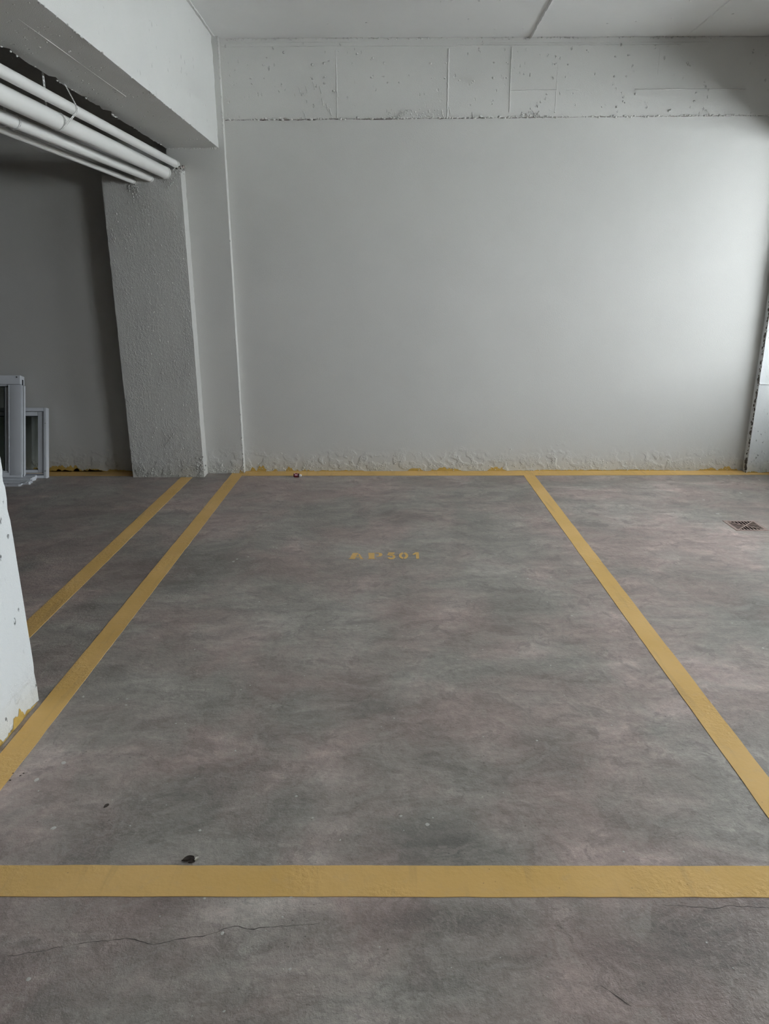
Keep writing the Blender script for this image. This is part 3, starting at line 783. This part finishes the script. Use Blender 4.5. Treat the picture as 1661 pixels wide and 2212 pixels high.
# aluminium sill profile lying on the floor under the larger unit
sill = empty('sill_profile', (-2.90, 5.535, 0)); tag(sill, 'white aluminium sill profile with a bent torn end lying under the larger window unit', 'metal profile')
def profile_bar(name, y0, y1, z0, z1, xe, seed):
    bm = bmesh.new(); rnd = random.Random(seed); ny = 6; lo, hi = [], []
    for k in range(ny+1):
        y = y0+(y1-y0)*k/ny; e = xe+rnd.uniform(-.02, .018)*(1 if 0 < k < ny else .3)
        lo.append(bm.verts.new((e, y, z0))); hi.append(bm.verts.new((e, y, z1)))
    l0, l1 = bm.verts.new((-1.1, y0, z0)), bm.verts.new((-1.1, y1, z0)); h0, h1 = bm.verts.new((-1.1, y0, z1)), bm.verts.new((-1.1, y1, z1))
    bm.faces.new([h0]+hi+[h1]); bm.faces.new(([l0]+lo+[l1])[::-1])
    bm.faces.new((l0, lo[0], hi[0], h0)); bm.faces.new((l1, h1, hi[-1], lo[-1])); bm.faces.new((l0, h0, h1, l1))
    for k in range(ny): bm.faces.new((lo[k], lo[k+1], hi[k+1], hi[k]))
    return from_bm(name, bm, 'alu', sill)
profile_bar('sill_step', 0, .055, 0, .016, .01, 1); profile_bar('sill_step', .055, .125, 0, .022, .055, 2); profile_bar('sill_step', .125, .245, 0, .030, .045, 3)
bm = bmesh.new(); tube(bm, [(-.082, .010, .0155), (-.082, .010, .0185)], .004, 8); from_bm('screw', bm, 'screw', sill)
for k, (x0, y0, x1, y1) in enumerate(((.0, .02, .05, .06), (.015, .05, .06, .075), (-.01, .012, .02, .035))):
    bm = bmesh.new()
    vs = [bm.verts.new(p) for p in ((x0, y0, .014), (x1, y0+.006, .024-.004*k), (x1+.004, y1, .030-.005*k), (x0-.006, y1, .018))]
    f = bm.faces.new(vs); r = bmesh.ops.extrude_face_region(bm, geom=[f])
    for v in [g for g in r['geom'] if isinstance(g, bmesh.types.BMVert)]: v.co.z -= .003
    from_bm('torn_flap', bm, 'alu', sill)

# ------------------------------------------------------------------ floor drain grate
GX0, GX1, GY0, GY1 = HOLE
drain = empty('floor_drain', ((GX0+GX1)/2, (GY0+GY1)/2, 0)); tag(drain, 'square rusty floor drain grate with slots fanning from its centre', 'drain grate')
h = (GX1-GX0)/2; fr = .020
zt, zb = .0025, -.0005
for (a, b, c, d) in ((-h, h, -h, -h+fr), (-h, h, h-fr, h), (-h, -h+fr, -h+fr, h-fr), (h-fr, h, -h+fr, h-fr)):
    box('grate_frame', a, b, c, d, zb, zt, 'grate', drain, .001)
hi_ = h-fr
for s in (1, -1):
    bm = bmesh.new(); w = .004
    pts = [(-hi_, -hi_*s), (hi_, hi_*s)]
    dv = Vector((hi_*2, hi_*2*s, 0)).normalized(); n = Vector((-dv.y, dv.x, 0))*w
    a, b = Vector((*pts[0], 0)), Vector((*pts[1], 0))
    q = [a-n, b-n, b+n, a+n]
    lo = [bm.verts.new((v.x, v.y, zb)) for v in q]; up = [bm.verts.new((v.x, v.y, zt+.0002*s)) for v in q]
    bm.faces.new(up); bm.faces.new(lo[::-1])
    for k in range(4): bm.faces.new((lo[k], lo[(k+1) % 4], up[(k+1) % 4], up[k]))
    from_bm('diagonal_bar', bm, 'grate', drain)
step = .0205
for q in range(4):
    for k in range(-4, 5):
        u = k*step + step/2*(0)
        if abs(u) > hi_-.01: continue
        r0 = abs(u)+.002
        bw = .0028
        bm = bmesh.new(); add_box(bm, u-bw, u+bw, r0, hi_+.001, zb, zt-.0005)
        rot = Matrix.Rotation(q*math.pi/2, 4, 'Z'); bmesh.ops.transform(bm, matrix=rot, verts=bm.verts)
        from_bm('grate_bar', bm, 'grate', drain)
bm = bmesh.new(); bmesh.ops.create_circle(bm, cap_ends=True, radius=.009, segments=12)
r = bmesh.ops.extrude_face_region(bm, geom=list(bm.faces))
for v in [g for g in r['geom'] if isinstance(g, bmesh.types.BMVert)]: v.co.z += zt+.001
from_bm('centre_boss', bm, 'grate', drain)
bm = bmesh.new()                                  # open-topped pit below
c0 = [bm.verts.new(p) for p in ((-h, -h, -.12), (h, -h, -.12), (h, h, -.12), (-h, h, -.12))]; c1 = [bm.verts.new((v.co.x, v.co.y, 0)) for v in c0]
bm.faces.new(c0)
for k in range(4): bm.faces.new((c0[k], c0[(k+1) % 4], c1[(k+1) % 4], c1[k]))
from_bm('sump', bm, 'sump', drain)

# ------------------------------------------------------------------ litter
bp = on_floor(643, 1031)
bot = empty('bottle', (bp.x-.005, bp.y, 0), (0, 0, math.radians(-6))); tag(bot, 'tiny dark red bottle with white cap lying by the back wall', 'bottle')
rb = .0165
bm = bmesh.new(); tube(bm, [(-.027, 0, rb), (-.0255, 0, rb), (.014, 0, rb), (.019, 0, rb), (.022, 0, rb)], [rb*.85, rb, rb, rb*.9, rb*.5], 20); from_bm('bottle_body', bm, 'bottle', bot, True, 50)
bm = bmesh.new(); tube(bm, [(-.019, 0, rb), (.011, 0, rb)], rb*1.02, 20, False); from_bm('bottle_label', bm, 'bottle_label', bot, True)
for (x0, x1, a) in ((-.022, -.014, 60), (.004, .011, 75), (-.014, .008, 10)):      # pale print
    bm = bmesh.new(); pr = None
    for k in range(4):
        an = math.radians(a+k*9); y, z = -math.cos(an)*rb*1.04, rb+math.sin(an)*rb*1.04
        cur = (bm.verts.new((x0, y, z)), bm.verts.new((x1, y, z)))
        if pr: bm.faces.new((pr[0], cur[0], cur[1], pr[1]))
        pr = cur
    from_bm('label_print', bm, 'bottle_white', bot)
bm = bmesh.new(); tube(bm, [(.021, 0, rb), (.022, 0, rb), (.036, 0, rb), (.038, 0, rb)], [.008, .0095, .0085, .006], 16); from_bm('bottle_cap', bm, 'bottle_white', bot, True, 40)

def leaf(name, loc, rz, length, width, curl, mat, label, cat, twist=0.0):
    bm = bmesh.new(); n = 8; rows = []
    for i in range(n+1):
        s = i/n; w = width*math.sin(math.pi*(0.04+.92*s))**.8
        rows.append([bm.verts.new(((s-.5)*length, u*w*.5, .0012+curl*(u*u)*w+curl*.6*length*(s-.5)**2+twist*u*(s-.5)*length)) for u in (-1, -.5, 0, .5, 1)])
    for a, b in zip(rows, rows[1:]):
        for k in range(4): bm.faces.new((a[k], b[k], b[k+1], a[k+1]))
    zmin = min(v.co.z for v in bm.verts)
    for v in bm.verts: v.co.z -= zmin
    r = bmesh.ops.extrude_face_region(bm, geom=list(bm.faces))
    for v in [g for g in r['geom'] if isinstance(g, bmesh.types.BMVert)]: v.co.z += .0005
    o = from_bm(name, bm, mat, None, True, 60)
    o.location = loc; o.rotation_euler = (0, 0, rz)
    return tag(o, label, cat) if label else o
p = on_floor(230, 1742)
leaf('dry_leaf', (p.x, p.y, 0), math.radians(55), .018, .011, .35, 'leaf', 'small dark dry leaf on the floor near the left line', 'leaf', .2)
p = on_floor(409, 1860)
scrap = empty('crumpled_scrap', (p.x, p.y, 0)); tag(scrap, 'crumpled brown scrap with a pale edge beside the wide near line', 'litter')
for (nm, dx, dy, rz, l, w, cu, mt) in (('brown_fold', -.004, .002, .35, .034, .014, .7, 'leaf'), ('brown_fold', .008, -.007, .25, .018, .010, .8, 'leaf'), ('pale_edge', .007, .013, .05, .030, .012, .35, 'scrap'), ('pale_edge', .019, .006, 1.0, .016, .008, .5, 'scrap')):
    q = leaf(nm, (dx, dy, 0), rz, l, w, cu, mt, None, None, .15); q.parent = scrap
for (x, y, a, lab) in ((28,1671,.4,'tiny black seed touching the edge of the left yellow line'), (51,1671,.1,'tiny black seed farthest right of the four beside the left yellow line'),
                       (44,1676,.7,'tiny black seed just below the rightmost one by the left yellow line'), (22,1686,.2,'tiny black seed nearest the camera by the left yellow line')):
    p = on_floor(x, y); bm = bmesh.new(); bmesh.ops.create_icosphere(bm, subdivisions=2, radius=1.0)
    for v in bm.verts: v.co = Vector((v.co.x*.0036, v.co.y*.0016, v.co.z*.0013+.0013))
    o = from_bm('black_seed', bm, 'seed', None, True, 80); o.location = (p.x, p.y, 0); o.rotation_euler = (0, 0, a)
    tag(o, lab, 'seed', 'black seeds by the left line')
